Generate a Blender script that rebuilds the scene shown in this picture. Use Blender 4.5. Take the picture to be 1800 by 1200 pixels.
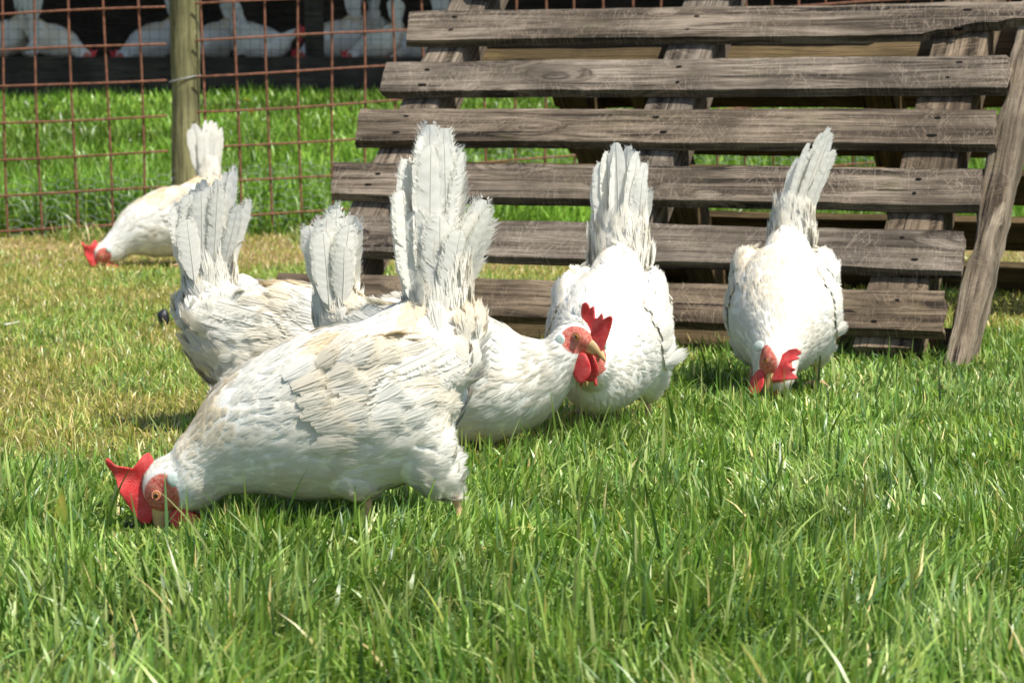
import bpy, bmesh, math, random
import numpy as np
from mathutils import Vector, Matrix, noise
R = math.radians
for o in list(bpy.data.objects): bpy.data.objects.remove(o)
sc = bpy.context.scene
C = sc.collection

# ------------------------------------------------------------------ camera, sky, sun, exposure
FPX, CAMH = 3800.0, 0.453
PITCH = math.atan((600 - 183) / FPX)
cam_d = bpy.data.cameras.new('camera'); cam = bpy.data.objects.new('camera', cam_d); C.objects.link(cam)
cam_d.sensor_width = 36; cam_d.lens = 36 * FPX / 1800; cam_d.clip_end = 500; cam_d.clip_start = .05
cam.location = (0, 0, CAMH); cam.rotation_euler = (math.pi / 2 - PITCH, 0, 0)
cam_d.dof.use_dof = True; cam_d.dof.focus_distance = 2.65; cam_d.dof.aperture_fstop = 15
sc.camera = cam
SUN_EL, SUN_AZ = R(59), R(-40)          # azimuth measured from +X towards +Y
w = bpy.data.worlds.new("World"); sc.world = w; w.use_nodes = True
nt = w.node_tree
sky = nt.nodes.new('ShaderNodeTexSky'); sky.sky_type = 'NISHITA'; sky.sun_disc = False
sky.sun_elevation = SUN_EL; sky.sun_rotation = math.pi / 2 - SUN_AZ
nt.links.new(sky.outputs[0], nt.nodes['Background'].inputs[0]); nt.nodes['Background'].inputs[1].default_value = .12
sd = bpy.data.lights.new('sun', 'SUN'); sun = bpy.data.objects.new('sun', sd); C.objects.link(sun)
sd.energy = 4.9; sd.angle = R(.53); sd.color = (1, .965, .90)
sv = Vector((math.cos(SUN_EL) * math.cos(SUN_AZ), math.cos(SUN_EL) * math.sin(SUN_AZ), math.sin(SUN_EL)))
sun.rotation_euler = sv.to_track_quat('Z', 'Y').to_euler(); sun.location = (5, 0, 8)
sc.view_settings.view_transform = 'Standard'; sc.view_settings.look = 'None'
sc.view_settings.exposure = .45; sc.view_settings.gamma = 1
sc.render.engine = 'CYCLES'
sc.cycles.transparent_max_bounces = 12; sc.cycles.max_bounces = 8; sc.cycles.diffuse_bounces = 4

# picture-to-place helper: where a sight line meets level ground or a given distance (used for measuring only)
FW = np.array([0, math.cos(PITCH), -math.sin(PITCH)]); UP = np.array([0, math.sin(PITCH), math.cos(PITCH)])
def ray(x, y): return FW + np.array([1, 0, 0]) * (x - 900) / FPX + UP * (600 - y) / FPX
def ground_pt(x, y, z=0):
    r = ray(x, y); return np.array([0, 0, CAMH]) + r * (z - CAMH) / r[2]
def at(x, y, Y):
    r = ray(x, y); return np.array([0, 0, CAMH]) + r * (Y / r[1])
rng = np.random.default_rng(7)

# ------------------------------------------------------------------ generic builders
def tag(o, label=None, cat=None, group=None, kind=None):
    if label: o['label'] = label
    if cat: o['category'] = cat
    if group: o['group'] = group
    if kind: o['kind'] = kind
    return o
def empty(name, loc=(0, 0, 0), rz=0):
    o = bpy.data.objects.new(name, None); C.objects.link(o); o.location = loc; o.rotation_euler = (0, 0, rz)
    o.empty_display_size = .05; return o
def link(name, me, mat, parent=None):
    o = bpy.data.objects.new(name, me); C.objects.link(o)
    if mat and not me.materials: me.materials.append(mat)
    if parent: o.parent = parent
    return o
def np_mesh(name, V, F, attrs=None, smooth=True, uv=None):
    """V (n,3); F (m,3|4) ints (one array or list of arrays); attrs name->(n,) or (n,4)"""
    me = bpy.data.meshes.new(name)
    Fs = F if isinstance(F, list) else [F]
    Fs = [f for f in Fs if len(f)]
    V = np.asarray(V, np.float32)
    me.vertices.add(len(V)); me.vertices.foreach_set('co', V.ravel())
    loops = np.concatenate([f.ravel() for f in Fs]).astype(np.int32)
    tot = np.concatenate([np.full(len(f), f.shape[1]) for f in Fs]).astype(np.int32)
    st = np.concatenate([[0], np.cumsum(tot)[:-1]]).astype(np.int32)
    me.loops.add(len(loops)); me.loops.foreach_set('vertex_index', loops)
    me.polygons.add(len(tot)); me.polygons.foreach_set('loop_start', st); me.polygons.foreach_set('loop_total', tot)
    me.polygons.foreach_set('use_smooth', np.full(len(tot), smooth))
    for k, a in (attrs or {}).items():
        a = np.asarray(a, np.float32)
        if a.ndim == 1:
            at_ = me.attributes.new(k, 'FLOAT', 'POINT'); at_.data.foreach_set('value', a)
        else:
            at_ = me.attributes.new(k, 'FLOAT_COLOR', 'POINT'); at_.data.foreach_set('color', a.ravel())
    if uv is not None:
        l = me.uv_layers.new(name='UVMap'); l.data.foreach_set('uv', np.asarray(uv, np.float32)[loops].ravel())
    me.update(calc_edges=True); me.validate(); return me
class MB:
    def __init__(s): s.V = []; s.F3 = []; s.F4 = []; s.n = 0; s.A = {}; s.UV = []; s.N = []
    def add(s, V, F, uv=None, nrm=None, **attrs):
        V = np.asarray(V, float); F = np.asarray(F, int) + s.n
        (s.F3 if F.shape[1] == 3 else s.F4).append(F); s.V.append(V); s.n += len(V)
        for k, a in attrs.items(): s.A.setdefault(k, []).append(a)
        s.UV.append(uv if uv is not None else np.zeros((len(V), 2))); s.N.append(nrm if nrm is not None else np.zeros((len(V), 3)))
    def mesh(s, name, smooth=True):
        F = ([np.concatenate(s.F3)] if s.F3 else []) + ([np.concatenate(s.F4)] if s.F4 else [])
        me = np_mesh(name, np.concatenate(s.V), F, {k: np.concatenate(a) for k, a in s.A.items()}, smooth, np.concatenate(s.UV)); N = np.concatenate(s.N)
        if np.abs(N).sum() > 0: me.normals_split_custom_set_from_vertices(N.tolist())
        return me
def unit(v): v = np.asarray(v, float); return v / (np.linalg.norm(v, axis=-1, keepdims=True) + 1e-12)
def catmull(P, n):
    P = np.asarray(P, float); out = []
    Q = np.vstack([2 * P[0] - P[1], P, 2 * P[-1] - P[-2]])
    for i in range(1, len(Q) - 2):
        for k in range(n):
            t = k / n; a, b, c, d = Q[i - 1], Q[i], Q[i + 1], Q[i + 2]
            out.append(.5 * ((2 * b) + (c - a) * t + (2 * a - 5 * b + 4 * c - d) * t * t + (3 * b - a - 3 * c + d) * t ** 3))
    out.append(P[-1]); return np.array(out)
def loft(pts, r1, r2, up=(0, 0, 1), seg=20, caps=True):
    """closed tube; r1 sideways radius, r2 radius in the plane of travel and up"""
    pts = np.asarray(pts, float); n = len(pts); T = unit(np.gradient(pts, axis=0))
    S = unit(np.cross(T, up)); N = np.cross(S, T)
    th = np.linspace(0, 2 * math.pi, seg, endpoint=False)
    V = (pts[:, None] + S[:, None] * (np.cos(th)[None, :, None] * np.asarray(r1)[:, None, None]) + N[:, None] * (np.sin(th)[None, :, None] * np.asarray(r2)[:, None, None])).reshape(-1, 3)
    i = np.arange(n - 1)[:, None] * seg; j = np.arange(seg)[None]; k = (j + 1) % seg
    F = np.stack([i + j, i + k, i + seg + k, i + seg + j], -1).reshape(-1, 4)
    if not caps: return V, F
    V = np.vstack([V, pts[0] - T[0] * min(r1[0], r2[0]) * .6, pts[-1] + T[-1] * min(r1[-1], r2[-1]) * .6]); a = n * seg
    F3 = [[a, (q + 1) % seg, q] for q in range(seg)] + [[a + 1, (n - 1) * seg + q, (n - 1) * seg + (q + 1) % seg] for q in range(seg)]
    return V, F, np.array(F3)
def add_loft(mb, *a, **k):
    r = loft(*a, **k); n = len(r[0])
    base = mb.n; mb.add(r[0], r[1])
    if len(r) == 3: mb.F3.append(r[2] + base)
def tube(mb, pts, r, seg=8, up=(0.01, .02, 1)):
    pts = np.asarray(pts, float); r = np.full(len(pts), r) if np.isscalar(r) else np.asarray(r)
    add_loft(mb, pts, r, r, up=up, seg=seg)
def remesh(me, voxel, smooth_it=6, fac=.5):
    o = bpy.data.objects.new('tmp', me); C.objects.link(o)
    m = o.modifiers.new('r', 'REMESH'); m.mode = 'VOXEL'; m.voxel_size = voxel
    s = o.modifiers.new('s', 'SMOOTH'); s.iterations = smooth_it; s.factor = fac
    dg = bpy.context.evaluated_depsgraph_get(); dg.update()
    r = bpy.data.meshes.new_from_object(o.evaluated_get(dg)); bpy.data.objects.remove(o)
    r.polygons.foreach_set('use_smooth', np.ones(len(r.polygons), bool)); return r
def verts_of(me):
    a = np.empty(len(me.vertices) * 3, np.float32); me.vertices.foreach_get('co', a); return a.reshape(-1, 3).astype(float)

# ------------------------------------------------------------------ materials
class NT:
    def __init__(s, name):
        s.m = bpy.data.materials.new(name); s.m.use_nodes = True; s.t = s.m.node_tree; s.t.nodes.clear()
        s.out = s.t.nodes.new('ShaderNodeOutputMaterial')
    def n(s, typ, **kw):
        nd = s.t.nodes.new(typ)
        for k, v in kw.items():
            if k.startswith('i_'):
                key = k[2:].replace('_', ' '); 
                (nd.inputs[int(key)] if key.isdigit() else nd.inputs[key]).default_value = v
            else: setattr(nd, k, v)
        return nd
    def l(s, a, b): s.t.links.new(a, b)
    def mix(s, f, a, b, mode='MIX'):
        m = s.t.nodes.new('ShaderNodeMix'); m.data_type = 'RGBA'; m.blend_type = mode
        for sock, v in ((m.inputs[0], f), (m.inputs[6], a), (m.inputs[7], b)):
            if isinstance(v, bpy.types.NodeSocket): s.l(v, sock)
            elif isinstance(v, (int, float)): sock.default_value = v
            else: sock.default_value = (*v, 1)
        return m.outputs[2]
    def ramp(s, src, pts):
        r = s.t.nodes.new('ShaderNodeValToRGB'); s.l(src, r.inputs[0])
        e = r.color_ramp.elements
        while len(e) < len(pts): e.new(.5)
        for q, (p, c) in zip(e, pts): q.position = p; q.color = (*(c if hasattr(c, '__len__') else (c, c, c)), 1)
        return r.outputs[0]
    def noise(s, vec, scale, detail=4, rough=.55, dist=0):
        nd = s.n('ShaderNodeTexNoise', i_Scale=scale, i_Detail=detail, i_Roughness=rough, i_Distortion=dist)
        if vec is not None: s.l(vec, nd.inputs[0])
        return nd.outputs[0]
    def mapping(s, vec, scale=(1, 1, 1), loc=None, rot=None):
        m = s.n('ShaderNodeMapping'); s.l(vec, m.inputs[0]); m.inputs[3].default_value = scale
        if rot: m.inputs[2].default_value = rot
        if loc is not None: s.l(loc, m.inputs[1])
        return m.outputs[0]
    def bump(s, h, dist, strength=1.):
        b = s.n('ShaderNodeBump', i_Strength=strength, i_Distance=dist); s.l(h, b.inputs['Height']); return b.outputs[0]
    def bsdf(s, col, rough=.6, normal=None, spec=.5, trans=0, trans_col=None, sss=0, sss_r=None):
        b = s.n('ShaderNodeBsdfPrincipled'); b.inputs['Specular IOR Level'].default_value = spec
        for sock, v in ((b.inputs['Base Color'], col), (b.inputs['Roughness'], rough)):
            if isinstance(v, bpy.types.NodeSocket): s.l(v, sock)
            elif isinstance(v, (int, float)): sock.default_value = v
            else: sock.default_value = (*v, 1)
        if normal: s.l(normal, b.inputs['Normal'])
        if sss: b.inputs['Subsurface Weight'].default_value = sss; b.inputs['Subsurface Radius'].default_value = sss_r or (1, .3, .2); b.inputs['Subsurface Scale'].default_value = .006
        o = b.outputs[0]
        if trans:
            t = s.n('ShaderNodeBsdfTranslucent'); tc = trans_col if trans_col is not None else col
            if isinstance(tc, bpy.types.NodeSocket): s.l(tc, t.inputs[0])
            else: t.inputs[0].default_value = (*tc, 1)
            if normal: s.l(normal, t.inputs[1])
            m = s.n('ShaderNodeMixShader', i_Fac=trans); s.l(o, m.inputs[1]); s.l(t.outputs[0], m.inputs[2]); o = m.outputs[0]
        s.l(o, s.out.inputs[0]); return s.m

def mat_feather():
    k = NT('white feathers'); a = k.n('ShaderNodeAttribute', attribute_name='tint').outputs['Fac']
    uv = k.n('ShaderNodeTexCoord').outputs['UV']; ob = k.n('ShaderNodeTexCoord').outputs['Object']
    st = k.noise(k.mapping(uv, (20, 1.5, 1)), 1, 5, .75)
    c = k.mix(a, (.87, .85, .775), (.78, .64, .40))
    c = k.mix(k.ramp(st, [(.30, .88), (.58, 1.0)]), (.45, .42, .36), c)
    n = k.bump(st, .0005, .4)
    return k.bsdf(c, .75, n, .1, trans=.34)
def mat_body():
    k = NT('white plumage and red face skin'); a = k.n('ShaderNodeAttribute', attribute_name='tint').outputs['Fac']
    f = k.n('ShaderNodeAttribute', attribute_name='face').outputs['Fac']
    ob = k.n('ShaderNodeTexCoord').outputs['Object']
    nz = k.noise(ob, 260, 5, .7)
    c = k.mix(a, (.82, .80, .73), (.76, .62, .40))
    red = k.mix(k.ramp(nz, [(.35, 0), (.65, 1)]), (.50, .05, .035), (.72, .30, .22))
    fm = k.ramp(f, [(.4, 0), (.6, 1)])
    return k.bsdf(k.mix(fm, c, red), .6, k.bump(nz, .0012, .6), .25)
def mat_red(name, c1, c2, trans=.22):
    k = NT(name); ob = k.n('ShaderNodeTexCoord').outputs['Object']
    nz = k.noise(ob, 90, 4); fine = k.n('ShaderNodeTexVoronoi', i_Scale=900.); k.l(ob, fine.inputs[0])
    return k.bsdf(k.mix(k.ramp(nz, [(.3, 0), (.7, 1)]), c1, c2), .48, k.bump(fine.outputs[0], .0007, .8), .4, trans=trans, trans_col=(.80, .03, .015))
def mat_simple(name, c, rough=.5, spec=.5, bs=None, c2=None, scale=40, trans=0):
    k = NT(name); ob = k.n('ShaderNodeTexCoord').outputs['Object']; nz = k.noise(ob, scale, 5)
    col = k.mix(k.ramp(nz, [(.35, 0), (.65, 1)]), c, c2 or tuple(x * .6 for x in c))
    return k.bsdf(col, rough, k.bump(nz, bs) if bs else None, spec, trans=trans)
M_FE = mat_feather(); M_BODY = mat_body()
M_COMB = mat_red('red comb skin', (.70, .028, .03), (.82, .13, .12))
M_BEAK = mat_simple('horn beak', (.66, .42, .17), .4, .5, None, (.50, .33, .16), 60)
M_EYE = mat_simple('amber iris', (.50, .19, .03), .08, .8, None, (.35, .12, .02), 300)
M_PUP = mat_simple('black pupil', (.004, .004, .004), .04, .9)
M_LOBE = mat_simple('pale earlobe skin', (.58, .63, .56), .55, .3, .0006, (.52, .60, .54), 300)
M_LID = mat_simple('pink eyelid', (.62, .26, .16), .6, .3)
M_LEG = mat_simple('yellow pink scaly leg skin', (.66, .42, .24), .5, .4, .0008, (.55, .30, .18), 220)

def mat_wood(name, light, mid, dark, scratch=.5, moss=.25, grain=1.):
    k = NT(name); tc = k.n('ShaderNodeTexCoord').outputs['Object']; rnd = k.n('ShaderNodeObjectInfo').outputs['Random']
    off = k.n('ShaderNodeCombineXYZ'); mu = k.n('ShaderNodeMath', operation='MULTIPLY'); mu.inputs[1].default_value = 37; k.l(rnd, mu.inputs[0])
    for i in range(3): k.l(mu.outputs[0], off.inputs[i])
    v = k.mapping(tc, (1, 1, 1), off.outputs[0])
    # knots bend the grain
    vor = k.n('ShaderNodeTexVoronoi', i_Scale=1.); k.l(k.mapping(v, (3.2, 9, 9)), vor.inputs[0])
    kn = k.ramp(vor.outputs[0], [(.0, 1), (.30, 0)])
    warp = k.n('ShaderNodeVectorMath', operation='SCALE'); k.l(vor.outputs[1], warp.inputs[0]); 
    g = k.mapping(v, (2.2, 34 * grain, 34 * grain))
    addv = k.n('ShaderNodeVectorMath', operation='ADD'); k.l(g, addv.inputs[0])
    cmb = k.n('ShaderNodeCombineXYZ'); m2 = k.n('ShaderNodeMath', operation='MULTIPLY'); m2.inputs[1].default_value = 2.4; k.l(kn, m2.inputs[0]); k.l(m2.outputs[0], cmb.inputs[1]); k.l(m2.outputs[0], cmb.inputs[2])
    k.l(cmb.outputs[0], addv.inputs[1])
    n1 = k.noise(addv.outputs[0], 1.0, 9, .72, .6)
    n2 = k.noise(k.mapping(v, (5, 160 * grain, 160 * grain)), 1, 4, .7, .3)
    big = k.noise(v, 5, 4, .6)
    col = k.ramp(n1, [(.36, dark), (.455, mid), (.58, light), (.72, mid)])
    col = k.mix(k.ramp(n2, [(.34, .75), (.5, 0)]), col, tuple(x * .30 for x in dark))
    col = k.mix(k.ramp(big, [(.38, .7), (.60, 0)]), col, tuple(x * .45 for x in mid))
    ck = k.noise(k.mapping(v, (1.6, 70, 70)), 1, 3, .6, .8); cr = k.ramp(ck, [(.335, .95), (.36, 0)]); col = k.mix(cr, col, (.012, .009, .006))
    # dark heart and ring of each knot
    vd = k.ramp(vor.outputs[0], [(.0, .9), (.045, .75), (.07, .1), (.10, .55), (.13, 0)])
    col = k.mix(vd, col, tuple(x * .5 for x in dark))
    # claw scratches: short pale lines running across the grain
    sc_ = []
    for i, (ang, sx, sy) in enumerate(((1.0, 420, 26), (1.45, 470, 22), (2.1, 380, 28))):
        s_ = k.noise(k.mapping(k.mapping(v, (1, 1, 1), rot=(0, 0, ang)), (sy, sx, sy)), 1, 2, .5, .4)
        sc_.append(k.ramp(s_, [(.61, 0), (.67, .8)]))
    a = k.mix(1, sc_[0], sc_[1], 'LIGHTEN'); a = k.mix(1, a, sc_[2], 'LIGHTEN')
    area = k.ramp(k.noise(k.mapping(v, (6, 9, 9)), 1, 3), [(.38, 0), (.58, scratch)])
    a = k.mix(1, a, area, 'MULTIPLY')
    col = k.mix(a, col, tuple(min(1, x * 1.45) for x in light))
    rr_ = k.ramp(rnd, [(.0, 0), (1., 1)]); col = k.mix(1, col, k.mix(rr_, (1.0, .98, .97), (.86, .75, .62)), 'MULTIPLY')
    ms = k.ramp(k.noise(v, 9, 6, .75), [(.56, 0), (.74, moss)])
    col = k.mix(ms, col, (.13, .125, .03))
    hm = k.mix(.5, n1, n2); hm = k.mix(cr, hm, (0, 0, 0))
    return k.bsdf(col, .85, k.bump(hm, .013, 1.), .2)
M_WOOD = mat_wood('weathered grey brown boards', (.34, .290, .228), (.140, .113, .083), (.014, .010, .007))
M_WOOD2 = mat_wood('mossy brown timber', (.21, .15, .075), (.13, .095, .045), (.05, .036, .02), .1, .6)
M_POSTW = mat_wood('pale weathered post wood', (.40, .34, .25), (.20, .16, .11), (.05, .036, .022), .2, .35)
M_ROUND = mat_wood('greenish round post', (.36, .36, .19), (.25, .255, .125), (.12, .12, .06), 0, .5, .6)
M_DARKW = mat_wood('dark barn timber', (.085, .078, .068), (.055, .05, .044), (.03, .027, .024), 0, .2)
M_RUST = mat_simple('rusty fence wire', (.25, .105, .058), .75, .3, .001, (.12, .052, .030), 70)
M_GALV = mat_simple('dull galvanised wire', (.42, .44, .42), .45, .5)
M_NAIL = mat_simple('dark nail hole', (.012, .01, .008), .9, .1)

# ------------------------------------------------------------------ terrain
def smooth(x): x = np.clip(x, 0, 1); return x * x * (3 - 2 * x)
def hgt(x, y):
    x = np.asarray(x, float); y = np.asarray(y, float)
    b = .49 * np.clip((y - 7.45) / 3.35, 0, 1)
    b = b + .012 * np.sin(x * 1.7 + y * .9) * np.clip((y - 2) / 3, 0, 1) * np.sin(y * 1.3 - x * .6)
    return b + .004 * np.sin(x * 9 + 1.3) * np.sin(y * 7.1)
def vnoise(x, y, sc_, seed=0):
    """value noise, vectorised"""
    x = np.asarray(x) * sc_ + seed * 17.3 + 500; y = np.asarray(y) * sc_ + seed * 9.1 + 500
    xi = np.floor(x).astype(int); yi = np.floor(y).astype(int); fx = smooth(x - xi); fy = smooth(y - yi)
    def h(a, b): 
        v = np.sin(a * 127.1 + b * 311.7 + seed * 74.7) * 43758.5453; return v - np.floor(v)
    return (h(xi, yi) * (1 - fx) + h(xi + 1, yi) * fx) * (1 - fy) + (h(xi, yi + 1) * (1 - fx) + h(xi + 1, yi + 1) * fx) * fy
def zones(x, y):
    """lush 0..1, straw 0..1"""
    n = vnoise(x, y, 1.6, 1) - .5; n2 = vnoise(x, y, 6, 2) - .5
    edge = 2.50 + .25 * n + .12 * n2 + 1.52 * smooth((x + .15 + .25 * n) / .7) + np.clip(x + .2, -1, 0) * .12
    lush = 1 - smooth((y - edge) / .35)
    straw = .75 * smooth((y - 5.85 - .5 * n) / .5) * (1 - smooth((y - 7.2 - .2 * n) / .2))
    straw = straw * np.clip(.75 + 1.0 * n2, 0, 1)
    far = smooth((y - 7.25) / .3)
    return lush, straw, far
gx = np.concatenate([np.linspace(-60, -4, 25)[:-1], np.linspace(-4, 4, 161), np.linspace(4, 60, 25)[1:]])
gy = np.concatenate([np.linspace(-20, .4, 12)[:-1], np.linspace(.4, 12, 233), np.linspace(12, 90, 20)[1:]])
X, Y = np.meshgrid(gx, gy); n_, m_ = X.shape
V = np.stack([X, Y, hgt(X, Y)], -1).reshape(-1, 3)
ii = (np.arange(n_ - 1)[:, None] * m_ + np.arange(m_ - 1)[None]); F = np.stack([ii, ii + 1, ii + m_ + 1, ii + m_], -1).reshape(-1, 4)
lu, st, fa = zones(V[:, 0], V[:, 1])
k = NT('soil and thatch'); geo = k.n('ShaderNodeNewGeometry').outputs['Position']
lushA = k.n('ShaderNodeAttribute', attribute_name='lush').outputs['Fac']; strA = k.n('ShaderNodeAttribute', attribute_name='straw').outputs['Fac']
n1 = k.noise(geo, 60, 6, .7); n2 = k.noise(geo, 7, 4)
thatch = k.mix(k.ramp(n1, [(.35, 0), (.62, 1)]), (.10, .085, .03), (.30, .25, .10))
green = k.mix(k.ramp(n1, [(.35, 0), (.62, 1)]), (.018, .028, .008), (.06, .075, .02))
strawc = k.mix(k.ramp(n1, [(.35, 0), (.6, 1)]), (.17, .12, .055), (.50, .36, .18))
c = k.mix(k.ramp(n2, [(.4, 0), (.6, .5)]), thatch, (.07, .09, .02))
c = k.mix(strA, c, strawc); c = k.mix(lushA, c, green)
k.bsdf(c, .95, k.bump(n1, .01, 1), .1)
gme = np_mesh('ground', V, F, dict(lush=np.maximum(lu, fa), straw=st)); tag(link('ground', gme, k.m), kind='structure')

# ------------------------------------------------------------------ grass
def mat_grass(name):
    k = NT(name); a = k.n('ShaderNodeAttribute', attribute_name='col').outputs['Color']
    return k.bsdf(a, .36, None, .45, trans=.27, trans_col=k.mix(1, a, (1.25, 1.35, .55), 'MULTIPLY'))
M_GR = mat_grass('grass blades')
def blades(px, py, L, W, lean, az, col, nseg=4, bend=1.0, zoff=0.0):
    """vectorised tapered curved blades"""
    n = len(px); z = hgt(px, py) - .004 + zoff
    base = np.stack([px, py, z], -1)
    d = np.stack([np.cos(az), np.sin(az), 0 * az], -1)
    faz = az + math.pi / 2 + rng.normal(0, .7, n)                       # blade width direction
    s = np.stack([np.cos(faz), np.sin(faz), rng.normal(0, .15, n)], -1)
    rows = []; cs = []
    for j in range(nseg + 1):
        t = j / nseg
        th = lean * (.35 + bend * t)
        ph = d * (np.sin(th) * t * L)[:, None] + np.array([0, 0, 1]) * (np.cos(th) * t * L)[:, None]
        w_ = W * (1 - t ** 2.2) * (.7 + .6 * min(t * 3, 1) * .5) * .5
        if j < nseg:
            rows += [base + ph - s * w_[:, None], base + ph + s * w_[:, None]]
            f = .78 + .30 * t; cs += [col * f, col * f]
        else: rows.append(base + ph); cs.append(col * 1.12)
    k_ = 2 * nseg + 1
    V = np.stack(rows, 1).reshape(-1, 3); Cc = np.stack(cs, 1).reshape(-1, 3)
    o = np.arange(n)[:, None] * k_
    Q = np.concatenate([o + np.array([2 * j, 2 * j + 1, 2 * j + 3, 2 * j + 2]) for j in range(nseg - 1)])
    T = o + np.array([2 * nseg - 2, 2 * nseg - 1, 2 * nseg])
    Cc = np.concatenate([np.clip(Cc, 0, 1), np.ones((len(Cc), 1))], 1)
    return V, Q, T, Cc
def scatter(n, y0, y1, margin=.25, slope=.27, p=1.0):
    """points in the wedge of ground in front of the camera, wider than the view"""
    u = rng.random(n * 2); yy = y0 + (y1 - y0) * u ** p
    xx = (rng.random(n * 2) * 2 - 1) * (slope * y1 + margin); ok = np.abs(xx) < slope * yy + margin
    return xx[ok][:n], yy[ok][:n]
pal_green = np.array([[.085, .150, .026], [.125, .190, .042], [.060, .125, .022], [.17, .225, .068], [.055, .105, .04], [.20, .235, .10]]) * 1.68 * np.array([1.06, 1.03, .82])
pal_dry = np.array([[.30, .27, .09], [.22, .25, .06], [.42, .34, .17], [.17, .21, .05], [.50, .42, .25]]) * 1.45 * np.array([1.04, 1.02, .8])
pal_straw = np.array([[.50, .36, .18], [.38, .27, .12], [.60, .45, .25], [.25, .22, .07]])  * 1.1
pal_far = np.array([[.065, .17, .018], [.09, .22, .025], [.045, .12, .012], [.14, .27, .045]]) * 1.65 * np.array([1.40, 1, 1.1])
def pick(pal, n, pw=None): return pal[rng.choice(len(pal), n, p=pw)] * rng.uniform(.72, 1.25, (n, 1))
def emit(name, parts, label, cat):
    V = []; Q = []; T = []; Cc = []; off = 0
    for v, q, t, c in parts: V.append(v); Q.append(q + off); T.append(t + off); Cc.append(c); off += len(v)
    me = np_mesh(name, np.concatenate(V), [np.concatenate(Q), np.concatenate(T)], dict(col=np.concatenate(Cc)), True)
    o = link(name, me, M_GR); tag(o, label, cat, kind='stuff'); return o
# near lush lawn
parts_l = []; parts_d = []; parts_s = []; parts_f = []
def lush_batch(n, y0, y1, Lr, Wr, nseg, p=1.0):
    x, y = scatter(n, y0, y1, p=p); lu, st, fa = zones(x, y)
    keep = rng.random(len(x)) < lu; x, y = x[keep], y[keep]; n = len(x)
    cl = vnoise(x, y, 9, 3); cl2 = vnoise(x, y, 3, 4)
    L = rng.uniform(*Lr, n) * (.60 + .75 * cl) * (.8 + .4 * cl2) * np.where(rng.random(n) < .03, 1.5, 1)
    W = rng.uniform(*Wr, n)
    az = 2 * math.pi * vnoise(x, y, 4, 5) * 1.6 + rng.normal(0, 1.3, n)
    lean = np.abs(rng.normal(.48, .38, n)); lz = rng.random(n) < .20; lean[lz] = rng.uniform(.9, 1.5, lz.sum())
    c = pick(pal_green, n, [.22, .28, .18, .16, .08, .08]); dr = rng.random(n) < .045; c[dr] = pick(pal_dry, dr.sum())
    c *= (.62 + .42 * vnoise(x, y, 5, 8) + .42 * vnoise(x, y, 17, 31))[:, None]
    hx_, hy_ = ground_pt(272, 930)[:2]; L *= 1 - .66 * np.exp(-(np.abs(x - hx_) / .075) ** 4 - (np.abs(y - hy_ + .07) / .13) ** 4); L *= np.where(y > 2.0, .80, 1.05); pl = rng.random(n) < .13; c[pl] = c[pl] * 1.45 + .05
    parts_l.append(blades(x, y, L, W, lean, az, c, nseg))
lush_batch(46000, 1.25, 2.3, (.030, .068), (.0028, .0050), 5)
lush_batch(60000, 2.2, 3.2, (.026, .060), (.0028, .0048), 4)
lush_batch(66000, 3.1, 4.6, (.024, .054), (.0030, .0048), 3)
def dry_batch(n, y0, y1, Wr, nseg=3):
    x, y = scatter(n, y0, y1); lu, st, fa = zones(x, y)
    keep = rng.random(len(x)) < (1 - lu) * (1 - fa); x, y = x[keep], y[keep]; st = st[keep]; n = len(x)
    g = vnoise(x, y, 3.2, 6) * .65 + vnoise(x, y, 11, 7) * .35
    L = rng.uniform(.012, .032, n) * (.7 + .7 * g); W = rng.uniform(*Wr, n)
    c = pick(pal_dry, n, [.30, .27, .15, .20, .08]); gr = rng.random(n) < smooth((g - .38) / .3) * .75; c[gr] = pick(pal_green, gr.sum()) * 1.45 * np.array([1.06, 1, 1])
    s_ = rng.random(n) < st; c[s_] = pick(pal_straw, s_.sum()); L[s_] *= 1.2
    lean = np.abs(rng.normal(.65, .4, n)) + np.where(s_, .5, 0)
    q = blades(x, y, L, W, lean, rng.uniform(0, 6.3, n), c, nseg); parts_d.append(q)
dry_batch(60000, 2.4, 3.8, (.0018, .0032))
dry_batch(80000, 3.7, 5.7, (.0026, .0042), 2)
dry_batch(70000, 5.6, 7.6, (.0034, .0055), 2)
x_ = rng.uniform(-2.6, 2.6, 9000); y_ = rng.normal(7.12, .10, 9000); kp = vnoise(x_, y_, 5, 21) > .45; x_, y_ = x_[kp], y_[kp]; n_b = len(x_)
parts_d.append(blades(x_, y_, rng.uniform(.03, .09, n_b), rng.uniform(.003, .006, n_b), np.abs(rng.normal(.6, .4, n_b)), rng.uniform(0, 6.3, n_b), np.where((rng.random(n_b) < .5)[:, None], pick(pal_dry, n_b) * .7, pick(pal_far, n_b) * .8), 3))
def far_batch(n, y0, y1, Lr, Wr):
    x, y = scatter(n, y0, y1, slope=.29, p=1); lu, st, fa = zones(x, y)
    keep = rng.random(len(x)) < fa; x, y = x[keep], y[keep]; n = len(x)
    cl = vnoise(x, y, 2.2, 9) * .6 + vnoise(x, y, 6, 10) * .4
    L = rng.uniform(*Lr, n) * (.6 + .8 * cl); W = rng.uniform(*Wr, n)
    c = pick(pal_far, n, [.3, .35, .2, .15]) * (.55 + .9 * vnoise(x, y, 3, 11))[:, None]
    parts_f.append(blades(x, y, L, W, np.abs(rng.normal(.5, .3, n)), rng.uniform(0, 6.3, n), c, 3))
far_batch(38000, 7.3, 8.4, (.07, .18), (.005, .009))
far_batch(32000, 8.3, 9.8, (.05, .11), (.006, .011)); far_batch(24000, 9.7, 10.9, (.03, .07), (.006, .011))
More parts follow.
